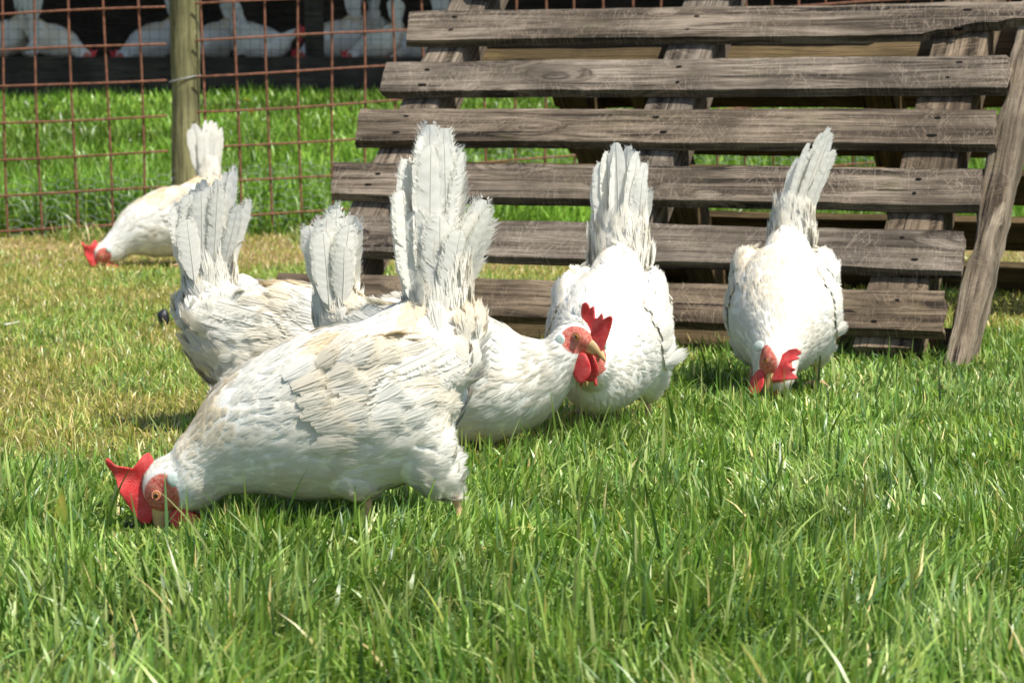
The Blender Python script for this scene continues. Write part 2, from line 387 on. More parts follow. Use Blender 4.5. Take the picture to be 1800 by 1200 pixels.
# taller seed blades standing in the foreground (a few named ones measured from the photograph)
def tall(x, y, L, lean, az, W, c, nseg=6):
    a = lambda v: np.array([v], float)
    parts_l.append(blades(a(x), a(y), a(L), a(W), a(lean), a(az), np.array([c], float), nseg, .45))
for i in range(560):
    y_ = rng.uniform(1.6, 3.6); x_ = rng.uniform(-.26, .27) * y_
    if x_ < 0 and y_ > 2.7: continue
    tall(x_, y_, rng.uniform(.06, .10), rng.uniform(.05, .75), rng.uniform(0, 6.3), rng.uniform(.003, .0052), pal_green[rng.integers(0, 6)] * rng.uniform(.5, 1.25))
g0 = ground_pt(388, 1010); tall(g0[0], g0[1], .115, .75, math.pi, .0048, (.22, .25, .08))
for px, py, L_, le, a_ in ((665, 960, .07, .1, 0), (455, 990, .055, .12, 3), (640, 1000, .085, .05, 0), (715, 1010, .09, .4, .2), (1120, 1000, .1, .15, 3), (1205, 1010, .1, .8, .2), (1330, 1020, .09, .2, 0), (960, 1010, .095, .2, 3.1), (445, 1080, .1, .1, 0), (470, 1120, .09, .3, 0)):
    g0 = ground_pt(px, py); tall(g0[0], g0[1], L_, le, a_, .0052, pal_green[rng.integers(0, 5)])
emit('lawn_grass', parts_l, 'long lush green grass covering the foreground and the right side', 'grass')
emit('dry_grass', parts_d, 'short dry yellowish grass with straw on the left behind the hens', 'grass')
emit('bank_grass', parts_f, 'bright green tall grass on the bank behind the wire fence', 'grass')

# ------------------------------------------------------------------ timber
def board(name, p0, a, b, nrm, L, W, T, mat, parent, seed=0, ends=(0, 0), wob=.0012, nx=48, chip=0, nails=()):
    """a rough sawn board: corner p0, along a (length L), across b (width W), outward nrm (thickness T)"""
    r = np.random.default_rng(seed); a, b, nrm = unit(a), unit(b), unit(nrm)
    xs = np.linspace(0, L, nx + 1); ny, nz = 5, 2
    def wv(s): return wob * (np.sin(xs * (7 + s * 2.3) + s * 5) + .6 * np.sin(xs * (23 + s * 7) + s * 3) + r.normal(0, .35, nx + 1))
    lo = wv(r.random()); hi = wv(r.random() + 1); fr = wv(r.random() + 2) * .5
    prof = []                                                            # ring round the section: (v in 0..1, w in 0..1)
    for i in range(ny + 1): prof.append((i / ny, 1))
    prof += [(1, .5)]
    for i in range(ny + 1): prof.append((1 - i / ny, 0))
    prof += [(0, .5)]
    prof = np.array(prof); m = len(prof); V = []
    for i, x in enumerate(xs):
        v = lo[i] + (W + hi[i] - lo[i]) * prof[:, 0]
        rd = .0022 * ((np.abs(prof[:, 0] - .5) > .49) & (prof[:, 1] > .9))   # worn arris
        wz = prof[:, 1] * T - rd + fr[i] * (prof[:, 1] > .4)
        e = 0
        if i == 0: e = ends[0] * (prof[:, 0] - .5) * W + r.normal(0, .003, m)
        if i == nx: e = ends[1] * (prof[:, 0] - .5) * W + r.normal(0, .003, m)
        if chip and x > L - .22:                                          # a long splinter broken off the lower corner
            kk = (x - (L - .22)) / .22; v = np.maximum(v, W * .50 * kk ** .6 * chip + .004 * math.sin(x * 140))
        V.append(np.stack([np.full(m, x) + e, v, wz], -1))
    V = np.concatenate(V); i = np.arange(nx)[:, None] * m; j = np.arange(m)[None]; k2 = (j + 1) % m
    F = np.stack([i + j, i + m + j, i + m + k2, i + k2], -1).reshape(-1, 4)
    mb = MB(); mb.add(V, F); mb.add(V[:m], np.array([[0, q, q + 1] for q in range(1, m - 1)])); mb.add(V[-m:], np.array([[0, q + 1, q] for q in range(1, m - 1)]))
    me = mb.mesh(name, False); me.materials.append(mat)
    o = link(name, me, None, parent)
    Mx = Matrix((tuple(a), tuple(b), tuple(nrm))).transposed().to_4x4(); Mx.translation = Vector(p0)
    if parent: Mx = parent.matrix_basis.inverted() @ Mx
    o.matrix_local = Mx
    if nails:
        for (nx_, ny_) in nails:
            nb = MB(); th = np.linspace(0, 2 * math.pi, 9)[:-1]; rr = r.uniform(.0022, .0036)
            ring = np.stack([nx_ + np.cos(th) * rr * r.uniform(1.5, 3.2), ny_ + np.sin(th) * rr, np.full(8, T + .0012)], -1)
            low = ring.copy(); low[:, 2] -= .006; VV = np.vstack([ring, low])
            nb.add(VV, np.array([[q, (q + 1) % 8, 8 + (q + 1) % 8, 8 + q] for q in range(8)])); nb.F3.append(np.array([[0, q, q + 1] for q in range(1, 7)]))
            link('nail', nb.mesh('nail', False), M_NAIL, o)
    return o
PSI, TAU = .3966, .7200
P0 = np.array([-.474, 4.225, .042]); PW, PL = 1.32, .905
pa = np.array([math.cos(PSI), -math.sin(PSI), 0]); pb = np.array([math.cos(TAU) * math.sin(PSI), math.cos(TAU) * math.cos(PSI), math.sin(TAU)]); pn = unit(np.cross(pa, pb))
frame = empty('pallet_frame', tuple(P0)); tag(frame, 'weathered grey wooden slatted pallet leaning at a slant behind the hens', 'pallet', 'slatted pallets propped against each other')
frame.rotation_euler = (0, 0, 0); bpy.context.view_layer.update()
spitch = (PL - .096) / 5
sw = [.095, .098, .096, .098, .095, .097, .095]
ST_X = (.145, .71, 1.27)                                                  # stringer positions along the slats
sxoff = [(0, 0), (.012, .004), (.002, .01), (.0, .012), (.004, .012), (.0, .055), (.10, -.25)]
for i in range(7):
    l0, l1 = sxoff[i]; Lb = PW - l0 + l1
    nails = []
    for s in ST_X:
        for q in (.25, .7): nails.append((s - .045 - l0 + rng.normal(0, .012), sw[i] * q + rng.normal(0, .004)))
    board('slat', P0 + pa * l0 + pb * (spitch * i) + pb * rng.normal(0, .003), pa + pb * rng.normal(0, .004), pb, pn, Lb, sw[i], .023, M_WOOD, frame, 10 + i, ends=(-.25, -.12), chip=1 if i == 5 else 0, nails=nails)
for j, s in enumerate(ST_X):
    wdt = (.088, .10, .105)[j]
    board('stringer', P0 + pa * s - pb * .012 - pn * .084, pb, -pa, pn, PL + .24, wdt, .0815, M_WOOD if j != 1 else M_WOOD, frame, 40 + j, nx=24)
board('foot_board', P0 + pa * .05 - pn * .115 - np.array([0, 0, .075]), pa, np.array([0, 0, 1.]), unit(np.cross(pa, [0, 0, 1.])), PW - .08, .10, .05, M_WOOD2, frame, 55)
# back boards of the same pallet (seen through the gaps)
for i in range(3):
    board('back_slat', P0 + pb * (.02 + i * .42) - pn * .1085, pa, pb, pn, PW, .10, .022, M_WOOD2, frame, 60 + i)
# light weathered side post at the right end
def rough_post(name, p0, p1, w, t, side, mat, parent, seed, taper=.75):
    p0, p1 = np.array(p0), np.array(p1); r = np.random.default_rng(seed); n = 40; ax = unit(p1 - p0); s = unit(side - ax * (side @ ax)); nn = np.cross(ax, s)
    ts = np.linspace(0, 1, n); th = np.linspace(0, 2 * math.pi, 20, endpoint=False); V = []
    for i, u in enumerate(ts):
        k_ = taper + (1 - taper) * min(1, u * 2.2); wob = 1 + .03 * math.sin(u * 13 + seed) + .03 * math.sin(u * 41)
        x = np.sign(np.cos(th)) * np.abs(np.cos(th)) ** .3 * w / 2 * k_ * wob; y = np.sign(np.sin(th)) * np.abs(np.sin(th)) ** .3 * t / 2 * wob
        notch = .012 * np.exp(-((u - .28) / .05) ** 2) + .010 * np.exp(-((u - .60) / .04) ** 2)
        x = x + np.where(x < 0, notch, 0)
        V.append((p0 + (p1 - p0) * u)[None] + s * x[:, None] + nn * y[:, None] + r.normal(0, .0012, (20, 1)) * s)
    V = np.concatenate(V); i = np.arange(n - 1)[:, None] * 20; j = np.arange(20)[None]; k2 = (j + 1) % 20
    F = np.stack([i + j, i + k2, i + 20 + k2, i + 20 + j], -1).reshape(-1, 4); mb = MB()
    # store in the post's own axes so that the grain runs along it
    B = np.stack([ax, s, nn]); Vl = (V - p0) @ B.T
    mb.add(Vl, F); mb.add(Vl[:20], np.array([[0, q + 1, q] for q in range(1, 19)])); mb.add(Vl[-20:], np.array([[0, q, q + 1] for q in range(1, 19)]))
    o = link(name, mb.mesh(name), mat, parent); Mx = Matrix((tuple(ax), tuple(s), tuple(nn))).transposed().to_4x4(); Mx.translation = Vector(p0)
    if parent: Mx = parent.matrix_basis.inverted() @ Mx
    o.matrix_local = Mx; return o
RB = P0 + pa * (PW + .03) - pn * .035
rough_post('side_post', RB - pb * .085, RB + pb * (PL + .25), .056, .075, pa, M_POSTW, frame, 3)
# rear pallet leaning the other way
ridge = P0 + pb * (PL + .14) - pn * .12
qb = np.array([math.cos(.80) * math.sin(PSI), math.cos(.80) * math.cos(PSI), -math.sin(.80)]); qn = unit(np.cross(qb, pa)); qn = qn if qn[2] > 0 else -qn
rear = empty('pallet_frame', tuple(ridge + qb * .9)); tag(rear, 'second dark wooden pallet propped behind the slatted one, mostly hidden by it', 'pallet', 'slatted pallets propped against each other')
bpy.context.view_layer.update()
for i in range(6):
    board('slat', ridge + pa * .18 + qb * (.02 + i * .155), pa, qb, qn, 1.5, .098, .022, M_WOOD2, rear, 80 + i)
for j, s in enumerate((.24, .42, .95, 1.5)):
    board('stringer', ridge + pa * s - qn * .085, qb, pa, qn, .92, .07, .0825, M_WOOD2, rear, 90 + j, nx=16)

# ------------------------------------------------------------------ fence
fence = empty('wire_fence', tuple(at(325, 420, 7.3) * [1, 1, 0])); tag(fence, 'rusty square wire mesh fence on a round greenish wooden post', 'fence')
bpy.context.view_layer.update()
fx = at(325, 200, 7.3)[0]
def loc(p): return np.asarray(p, float) - np.array(fence.location)
pm = MB(); n = 30; zz = np.linspace(-.05, 1.45, n); pts = np.stack([fx + .004 * np.sin(zz * 4) + .01 * (zz - .4), np.full(n, 7.3), zz], -1)
rr = .049 + .0015 * np.sin(zz * 9) + .001 * np.sin(zz * 23); 
r_ = loft(pts - pts[0], rr, rr, up=(0, 1, 0), seg=28); 
Vp = r_[0]; B = np.array([[0, 0, 1], [1, 0, 0], [0, 1, 0.]]); Vl = Vp @ B.T
pm.add(Vl, r_[1]); pm.F3.append(r_[2])
po = link('post', pm.mesh('post'), M_ROUND, fence); Mx = Matrix(((0, 1, 0), (0, 0, 1), (1, 0, 0))).to_4x4(); Mx.translation = Vector(loc(pts[0])); po.matrix_local = Mx
def panel(x_start, sgn, yaw, tilt, sp, L, seed, up_off):
    mb = MB(); r = np.random.default_rng(seed)
    d = np.array([math.cos(yaw) * sgn, math.sin(yaw), 0]); 
    nv = int(L / sp)
    for i in range(nv + 1):
        s = sp * (i + (1.0 if sgn < 0 else .48)); p = np.array([x_start, 7.245, 0]) + d * s
        z0 = .02 + tilt * s + max(0, p[1] - 7.45) * .17; q = r.normal(0, .003, 4)
        z = np.linspace(z0 - .05, z0 + 1.28, 12)
        tube(mb, loc(np.stack([p[0] + .006 * np.sin(z * 4 + i) + q[0] - .010 * z, np.full(12, p[1]), z], -1)), .0041, 6, up=(0, 1, 0.01))
    for j in range(11):
        z0 = up_off + j * .1195; s = np.linspace(.03, L, 20); P = np.array([x_start, 7.236, 0]) + d * s[:, None]
        P[:, 2] = z0 + tilt * s + .003 * np.sin(s * 6 + j) + np.maximum(0, P[:, 1] - 7.45) * .05
        tube(mb, loc(P), .0041, 6)
    return mb
link('wire_panel', panel(fx - .02, -1, 0, -.045, .1135, 2.2, 1, .057).mesh('wire_panel'), M_RUST, fence)
link('wire_panel', panel(fx + .02, 1, R(20), .052, .1115, 3.2, 2, .066).mesh('wire_panel'), M_RUST, fence)
tw = MB(); th = np.linspace(0, 2 * math.pi * 1.02, 40)
tube(tw, loc(np.stack([fx + .002 + .0525 * np.cos(th), 7.3 + .0525 * np.sin(th), .535 + .011 * np.cos(th) + .0003 * th], -1)), .0022, 6); link('tie_wire', tw.mesh('tie_wire'), M_GALV, fence)
# fine hexagonal netting along the foot of the fence
hx = MB(); 
for i in range(-40, 60):
    for j in range(9):
        s = .028; cx = i * s * 1.5; cz = .02 + j * s * .9 + (i % 2) * s * .45; 
        x0 = fx + cx; yb = 7.262 + max(0, cx) * math.tan(R(20)); tl = .05 * cx
        A = np.array([x0, yb, cz + tl]); 
        for e in ((s, 0, 0), (s * 1.5, s * .45, 0), (s * 1.5, -s * .45, 0)):
            o2 = A + np.array([s if e[1] else 0, 0, 0]); Bp = A + np.array([e[0], 0, e[1]])
            tube(hx, loc(np.array([o2, (o2 + Bp) / 2, Bp])), .0007, 3, up=(0, 1, .01))
link('netting', hx.mesh('netting'), M_GALV, fence)

# ------------------------------------------------------------------ hen house
BY = 10.85; bz = float(hgt(0, 10.8)); FLOORZ = .685
house = empty('hen_house', (0, BY, bz)); tag(house, 'dark open fronted hen house with a low timber base board', 'hen house'); bpy.context.view_layer.update()
def hb(name, x0, y0, z0, x1, y1, z1, mat=M_DARKW):
    mb = MB(); xs = np.array([[x0, y0, z0], [x1, y0, z0], [x1, y1, z0], [x0, y1, z0], [x0, y0, z1], [x1, y0, z1], [x1, y1, z1], [x0, y1, z1]]) - np.array([0, BY, bz])
    mb.add(xs, np.array([[0, 3, 2, 1], [4, 5, 6, 7], [0, 1, 5, 4], [1, 2, 6, 5], [2, 3, 7, 6], [3, 0, 4, 7]])); return link(name, mb.mesh(name, False), mat, house)
hb('base_board', -7, BY, bz - .2, 7, BY + .05, FLOORZ + .0)
hb('floor', -7, BY + .053, bz - .2, 7, BY + 3, FLOORZ - .02, mat_simple('litter floor paled for bounce', (.28, .24, .18), .95, .1, .01, (.03, .026, .02), 20))  # litter colour lightened so the floor bounces light up onto the hens inside
hb('back_wall', -7, BY + 3.003, bz - .2, 7, BY + 3.1, bz + 2.1); hb('side_wall', -7.1, BY, bz - .2, -7.003, BY + 3.1, bz + 2.1); hb('side_wall', 7.003, BY, bz - .2, 7.1, BY + 3.1, bz + 2.1)
hb('roof', -7.3, BY - .95, bz + 2.103, 7.3, BY + 3.3, bz + 2.17)
for px in (552, -1050, 1900):
    x = at(px, 60, BY)[0]; hb('post', x - .045, BY - .004, FLOORZ + .002, x + .045, BY + .06, bz + 2.1, M_DARKW)
nm = MB()
for i in range(75): 
    x = -1.55 * 2.0 + i * .05; nm_z = np.array([FLOORZ, bz + .8, bz + 1.3]); tube(nm, np.stack([np.full(3, x), np.full(3, -.012), nm_z - bz], -1), .0011, 3, up=(0, 1, .01))
for j in range(22): tube(nm, np.array([[-3.1, -.014, .13 + j * .05], [0, -.014, .13 + j * .05], [.6, -.014, .13 + j * .05]]), .0011, 3)
link('netting', nm.mesh('netting'), M_DARKW, house)

# ------------------------------------------------------------------ hens
def feather_patch(mb, P, D, N, L, W, tint, r, cup=.08, lift=.025, fringe=7, rise=None, ns=None):
    """contour feathers: each a fan of fine barb strands lying over the skin, rounded at the tip, so edges stay soft"""
    n = len(P); D = unit(D); S = unit(np.cross(N, D)); ns = ns or (9 + fringe)
    rise = np.full(n, .002) if rise is None else np.broadcast_to(rise, (n,))
    m = n * ns; ix = np.repeat(np.arange(n), ns); u = np.tile(np.linspace(-1, 1, ns), n) + r.normal(0, .05, m)
    Pm, Dm, Nm, Sm, Lm, Wm, Rm = P[ix], D[ix], N[ix], S[ix], L[ix], W[ix], rise[ix]
    end = (1 - .30 * np.abs(u) ** 2.2) * r.uniform(.86, 1.07, m); sp = r.normal(0, .05, m); hz = r.normal(0, .00035, m)
    rows = []; nr = []; ts = (.0, .38, .72, 1.)
    for i, t in enumerate(ts):
        tt = end * t; lat = u * (.34 + .66 * math.sin(math.pi * .5 * min(1, t * 1.25))) * (1 - .22 * t ** 4) * .5 + sp * t * t
        c = Pm + Dm * (Lm * tt)[:, None] + Sm * (Wm * lat)[:, None] + Nm * (-.0004 + Rm * t + Lm * lift * (t - t * t) - Wm * cup * u * u + hz)[:, None]
        wd = Wm / ns * (1.9, 2.1, 1.7, 0)[i] * .5
        nv = unit(Nm + Sm * (u * cup * 1.6 + sp * 1.2)[:, None] + Dm * (.16 * (t - .4)))
        if i < 3: rows += [c + Sm * wd[:, None], c - Sm * wd[:, None]]; nr += [nv, nv]
        else: rows.append(c); nr.append(nv)
    V = np.stack(rows, 1).reshape(-1, 3); NN = np.stack(nr, 1).reshape(-1, 3); o = np.arange(m)[:, None] * 7
    mb.add(V, np.concatenate([o + np.array([0, 1, 3, 2]), o + np.array([2, 3, 5, 4])]), None, NN, tint=np.repeat(tint[ix], 7)); b0 = mb.n - len(V)
    mb.F3.append(o + np.array([4, 5, 6]) + b0)
def plume(mb, base, d, nrm, L, W, r, fray=.3, nb=40, curve=.12, tint=0., round_tip=.25, side_curve=0., twist=.12):
    """a long quill feather: rachis, two continuous swept vanes with a few splits, and loose barbs along the edges"""
    d = unit(d); nrm = unit(nrm - d * (nrm @ d)); s = np.cross(nrm, d); tw_ = r.normal(0, twist); nrm = nrm * math.cos(tw_) + s * math.sin(tw_); s = np.cross(nrm, d)
    def cen(t): t = np.asarray(t)[..., None]; return base + d * (L * t) + nrm * (curve * L * t * t) + s * (side_curve * L * t * t)
    nr_ = max(16, int(nb * 1.3)); us = np.array([0, .3, .62, 1.])
    for sg in (-1, 1):
        t = np.linspace(.04, .965, nr_); wp = np.minimum(1, t / .25) ** .55 * np.sqrt(np.clip(1 - (np.clip(t - .60, 0, 1) / .375) ** 2.4, .004, 1))
        e = 1 + .04 * np.sin(t * 23 + r.random() * 9) + r.normal(0, .005 + .02 * fray, nr_)
        nsl = r.poisson(.5 + 3.5 * fray)
        for q in range(nsl):
            kq = r.integers(int(nr_ * .3), nr_ - 1); e[kq] *= r.uniform(.35, .8)
        bw = W * .5 * wp * e * (.85 if sg < 0 else 1.)
        c0 = cen(t); T = unit(np.gradient(c0, axis=0)); V = []; NV = []
        for u in us:
            V.append(c0 + s * (sg * bw * u)[:, None] + T * (bw * .75 * u ** 1.3 * (1 - .85 * smooth((t - .55) / .40)))[:, None] - nrm * (W * .10 * u * u) + nrm * (np.sin(t * 40 + sg) * .0004 * u)[:, None])
            NV.append(np.tile(nrm + s * sg * .22 * u, (nr_, 1)) + (np.sin(t * 61 + u * 2 + sg)[:, None] * .05 + r.normal(0, .02, (nr_, 1))) * T)
        V = np.stack(V, 1).reshape(-1, 3); NV = unit(np.stack(NV, 1).reshape(-1, 3)); i = np.arange(nr_ - 1)[:, None] * 4; j = np.arange(3)[None]
        F = np.stack([i + j, i + j + 1, i + j + 5, i + j + 4], -1).reshape(-1, 4); F = F if sg < 0 else F[:, ::-1]
        uv = np.stack([np.repeat(t * 2.2, 4) - np.tile(us * .12, nr_) + r.random(), np.tile(us * .3, nr_)], -1)
        mb.add(V, F, uv, NV, tint=np.full(len(V), tint))
        # loose barbs along the edge
        m = int((26 + 200 * fray) * nb / 40); tb = r.uniform(.12, .97, m); wb = np.interp(tb, t, bw); c = cen(tb); Tb = T[np.clip((tb * nr_).astype(int), 0, nr_ - 1)]
        b = c + s * (sg * wb * .72)[:, None] + Tb * (wb * .50)[:, None] - nrm * W * .05; an = r.normal(.75, .22, m); dd = unit(s * sg * np.sin(an)[:, None] + Tb * np.cos(an)[:, None] + nrm * r.normal(0, .12, m)[:, None])
        lb = (wb * .36 + .001) * r.uniform(.5, 1.2 + fray * 1.5, m); s2 = np.cross(nrm, dd) * .00030; c1 = b + dd * (lb * .6)[:, None]; c2 = b + dd * lb[:, None] + Tb * (lb * .12)[:, None]
        V = np.stack([b + s2 * 1.3, b - s2 * 1.3, c1 + s2, c1 - s2, c2], 1).reshape(-1, 3); o = np.arange(m)[:, None] * 5
        nvv = np.repeat(unit(nrm + s * sg * .2 + r.normal(0, .1, (m, 3))), 5, 0)
        mb.add(V, o + np.array([0, 1, 3, 2]), None, nvv, tint=np.full(len(V), tint)); mb.F3.append(o + np.array([2, 3, 4]) + mb.n - len(V))
    t = np.linspace(0, .96, 9); c = cen(t); rr = np.linspace(.0013, .0003, 9); th = np.linspace(0, 2 * math.pi, 5)[:-1]
    V = (c[:, None] + s * (np.cos(th)[None, :, None] * rr[:, None, None]) + nrm * (np.sin(th)[None, :, None] * rr[:, None, None] + .0002)).reshape(-1, 3)
    i = np.arange(8)[:, None] * 4; j = np.arange(4)[None]; F = np.stack([i + j, i + (j + 1) % 4, i + 4 + (j + 1) % 4, i + 4 + j], -1).reshape(-1, 4)
    mb.add(V, F, None, tint=np.full(len(V), min(1, tint + .04)))
def outline_solid(pts, thick, voxel=.0011, bend=None):
    """solid plate of the given outline, edges rounded, thicker at its base"""
    P = [Vector((p[0], p[1], 0)) for p in pts]
    bm = bmesh.new(); vs = [bm.verts.new(p) for p in P]; f = bm.faces.new(vs); bmesh.ops.triangulate(bm, faces=[f])
    ext = bmesh.ops.extrude_face_region(bm, geom=bm.faces[:]); top = [g for g in ext['geom'] if isinstance(g, bmesh.types.BMVert)]
    for v in top: v.co.z += thick / 2
    tp = set(top)
    for v in bm.verts:
        if v not in tp: v.co.z -= thick / 2
    bmesh.ops.recalc_face_normals(bm, faces=bm.faces[:]); me = bpy.data.meshes.new('plate'); bm.to_mesh(me); bm.free()
    return remesh(me, voxel, 4)
# comb outlines measured on the two clearest heads: metres along beak (u) and crown (v) from the skull centre
def conv(pts, org, sc_, u, v): return [(((p[0] - org[0]) * u[0] + (p[1] - org[1]) * u[1]) / sc_, ((p[0] - org[0]) * v[0] + (p[1] - org[1]) * v[1]) / sc_) for p in pts]
c20, s20 = math.cos(R(20)), math.sin(R(20))
crop = [(390, 300), (375, 230), (365, 170), (385, 95), (425, 72), (442, 92), (450, 140), (466, 112), (478, 103), (488, 120), (492, 205), (525, 205), (562, 175), (578, 153), (588, 180), (578, 215), (620, 190), (655, 175), (667, 200), (630, 310), (590, 420), (552, 530), (510, 520), (470, 470), (430, 420)]
COMB_UP = conv([(940 + x / 4.615, 500 + y / 4.615) for x, y in crop], (1003, 592), 1400, (c20, s20), (s20, -c20))
UA = unit([-.30, .954])
crop2 = [(145, 305), (175, 300), (235, 375), (310, 400), (400, 428), (440, 380), (500, 305), (550, 283), (590, 345), (600, 470), (575, 590), (555, 700), (590, 860), (560, 965), (480, 975), (400, 880), (330, 760), (270, 640), (240, 540), (200, 450), (155, 380)]
COMB_DN = conv([(150 + x / 6, 740 + y / 6) for x, y in crop2], (278, 850), 1580, (UA[0], UA[1]), (-UA[1], UA[0]))

def rot2(v, a): return np.array([v[0] * math.cos(a) - v[1] * math.sin(a), v[0] * math.sin(a) + v[1] * math.cos(a)])
def make_hen(name, chain, head, tail, loc_, heading, seed, label, q=1.0, comb='up', flop=0., legs=((0., .035, 0.0), (-.09, -.035, -.055)), wing_drop=0., tintk=1., group='white hens on the lawn', extra=None, cushion=None, zoff=0., scale=1.):
    """chain: (x, y, z, half height, half width) from nape to rump; head: skull centre, beak dir u, crown dir v"""
    r = np.random.default_rng(seed); root = empty(name, (loc_[0], loc_[1], loc_[2] + zoff), heading); root.scale = (scale,) * 3; tag(root, label, 'hen', group)
    ch = np.array(chain, float); sk = np.array(head['c'], float); u = unit(head['u']); v = np.array(head['v'], float); v = unit(v - u * (v @ u)); s = np.cross(v, u)   # s: hen's right
    hs = head.get('hs', 1.); mb = MB()
    # head into neck into trunk: one tube
    hp = np.vstack([[*(sk + u * .019 * hs - v * .001), .010 * hs, .0085 * hs], [*(sk + u * .008 * hs), .0185 * hs, .0145 * hs], [*(sk - u * .007 * hs), .0225 * hs, .0175 * hs], ch])
    sm = catmull(hp, 6); add_loft(mb, sm[:, :3], sm[:, 4].clip(.004), sm[:, 3].clip(.004), seg=28)
    # saddle and tail cushion
    cu = np.array(cushion if cushion is not None else [(-.02, .17, .05), (-.075, .195, .052), (-.112, .215, .043), (-.120, .242, .030)], float)
    cs = catmull(np.stack([cu[:, 0], np.zeros(len(cu)), cu[:, 1], cu[:, 2], cu[:, 2] * .80], -1), 6)
    add_loft(mb, cs[:, :3], cs[:, 4], cs[:, 3], up=(1, 0, 1), seg=22)
    # folded wings bulge on both sides
    body_mid = ch[len(ch) // 2]
    for sg in (-1, 1):
        i0 = max(0, len(ch) - 5); A = ch[i0]; Bq = ch[-1]
        p0 = np.array([A[0], A[1] + sg * A[4] * .70, A[2] + A[3] * .25]); p1 = np.array([Bq[0] - .03, Bq[1] + sg * Bq[4] * .55, Bq[2] + .035 - wing_drop])
        mid = (p0 + p1) / 2 + np.array([0, sg * .018, .006]); W_ = catmull(np.stack([np.array([*p0, .03, .012]), np.array([*((p0 + mid) / 2 + [0, sg * .006, 0]), .052, .018]), np.array([*mid, .055, .019]), np.array([*((mid + p1) / 2), .040, .014]), np.array([*p1, .014, .007])]), 5)
        add_loft(mb, W_[:, :3], W_[:, 4], W_[:, 3], seg=18)
    # feathered thighs
    lg = []
    for (lx, ly, fx_) in legs:
        hip = np.array([lx + .015, ly, .105]); knee = np.array([lx - .012, ly * 1.1, .060]); hock = np.array([lx - .030, ly * 1.1, .042])
        T_ = catmull(np.stack([np.array([*hip, .045]), np.array([*knee, .027]), np.array([*hock, .011])]), 5); add_loft(mb, T_[:, :3], T_[:, 3], T_[:, 3], up=(1, 0, 0), seg=14); lg.append((hock, fx_, ly))
    me = remesh(mb.mesh('body'), .0042 / max(q, .55), 7)
    Vb = verts_of(me)
    # position of every vertex along the flow from beak to tail
    spine = np.vstack([hp[:, :3], np.array([[c_[0], 0, c_[1]] for c_ in cu[2:]])]); spd = catmull(spine, 8)
    spr = np.concatenate([catmull(hp[:, [3, 4]], 8)[:, 0], np.full(200, .04)])[:len(spd)]
    TT = unit(np.gradient(spd, axis=0))
    def flow(P):
        d2 = ((P[:, None] - spd[None]) ** 2).sum(-1); wgt = np.exp(-d2 / (2 * (.022 + .5 * np.sqrt(d2.min(1)) ** 1)[:, None] ** 2)); wgt /= wgt.sum(1, keepdims=True)
        return unit(wgt @ TT), (wgt @ np.linspace(0, 1, len(spd)))
    eyeP = [sk + (u * .0045 + v * .0045 + s * sg * .015) * hs for sg in (-1, 1)]
    fc = np.zeros(len(Vb))
    for e in eyeP:
        L_ = (Vb - e) / hs; a = L_ @ u; b = L_ @ v; fc = np.maximum(fc, 1 - np.sqrt(((a - .001) / .029) ** 2 + ((b + .005) / .0225) ** 2 + ((L_ @ s) / .024) ** 2))
    beakz = ((Vb - sk) @ u) > .014 * hs; fc = np.where(beakz & (np.linalg.norm(Vb - sk, axis=1) < .035), 1, fc); fc = np.clip(fc * 2.4, 0, 1)
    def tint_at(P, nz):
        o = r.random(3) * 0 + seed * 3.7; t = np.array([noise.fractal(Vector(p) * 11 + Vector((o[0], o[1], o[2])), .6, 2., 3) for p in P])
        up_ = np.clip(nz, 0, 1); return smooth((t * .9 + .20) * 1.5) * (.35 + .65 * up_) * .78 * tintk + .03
    nrm = np.empty(len(me.vertices) * 3, np.float32); me.vertices.foreach_get('normal', nrm); nrm = nrm.reshape(-1, 3).astype(float)
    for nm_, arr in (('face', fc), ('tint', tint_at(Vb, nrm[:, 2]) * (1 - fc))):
        a_ = me.attributes.new(nm_, 'FLOAT', 'POINT'); a_.data.foreach_set('value', arr.astype(np.float32))
    me.materials.clear(); body = link('body', me, M_BODY, root)
    # --- contour plumage
    me.calc_loop_triangles(); tri = np.empty(len(me.loop_triangles) * 3, np.int32); me.loop_triangles.foreach_get('vertices', tri); tri = tri.reshape(-1, 3)
    A, B_, Cc = Vb[tri[:, 0]], Vb[tri[:, 1]], Vb[tri[:, 2]]; ar = np.linalg.norm(np.cross(B_ - A, Cc - A), axis=1) / 2; cen = (A + B_ + Cc) / 3
    fd, fs = flow(cen); dist_head = np.linalg.norm(cen - sk, axis=1)
    Lf = np.interp(dist_head, [.0, .03, .06, .12, .2], [.008, .011, .016, .022, .028]); 
    low = np.clip((.075 - cen[:, 2]) / .03, 0, 1); Lf = Lf * (1 - .25 * low); fct = fc[tri].mean(1)
    pw = ar / Lf ** 2 * (fct < .12); tot = pw.sum() * 7.5 * q; nF = int(tot); pw /= pw.sum(); ix = r.choice(len(tri), nF, p=pw)
    ba = r.random((nF, 2)); sw_ = ba.sum(1) > 1; ba[sw_] = 1 - ba[sw_]
    P = A[ix] + (B_[ix] - A[ix]) * ba[:, :1] + (Cc[ix] - A[ix]) * ba[:, 1:]
    Nn = unit(nrm[tri[ix]].mean(1)); D = fd[ix]; D = D + np.array([0, 0, -1]) * (.12 * (Nn[:, 2] < .2))[:, None]; D = unit(D - Nn * (D * Nn).sum(1)[:, None]); S = np.cross(Nn, D)
    cl = np.array([noise.noise(Vector(p) * 38) for p in P]); rump = np.clip((-.08 - P[:, 0]) / .04, 0, 1)
    D = unit(D + S * (r.normal(0, .11, nF) + cl * .3 + rump * r.normal(0, .35, nF))[:, None])
    L = Lf[ix] * r.uniform(.75, 1.25, nF) / math.sqrt(q); Wd = L * np.interp(dist_head[ix], [.05, .17], [.34, .60])
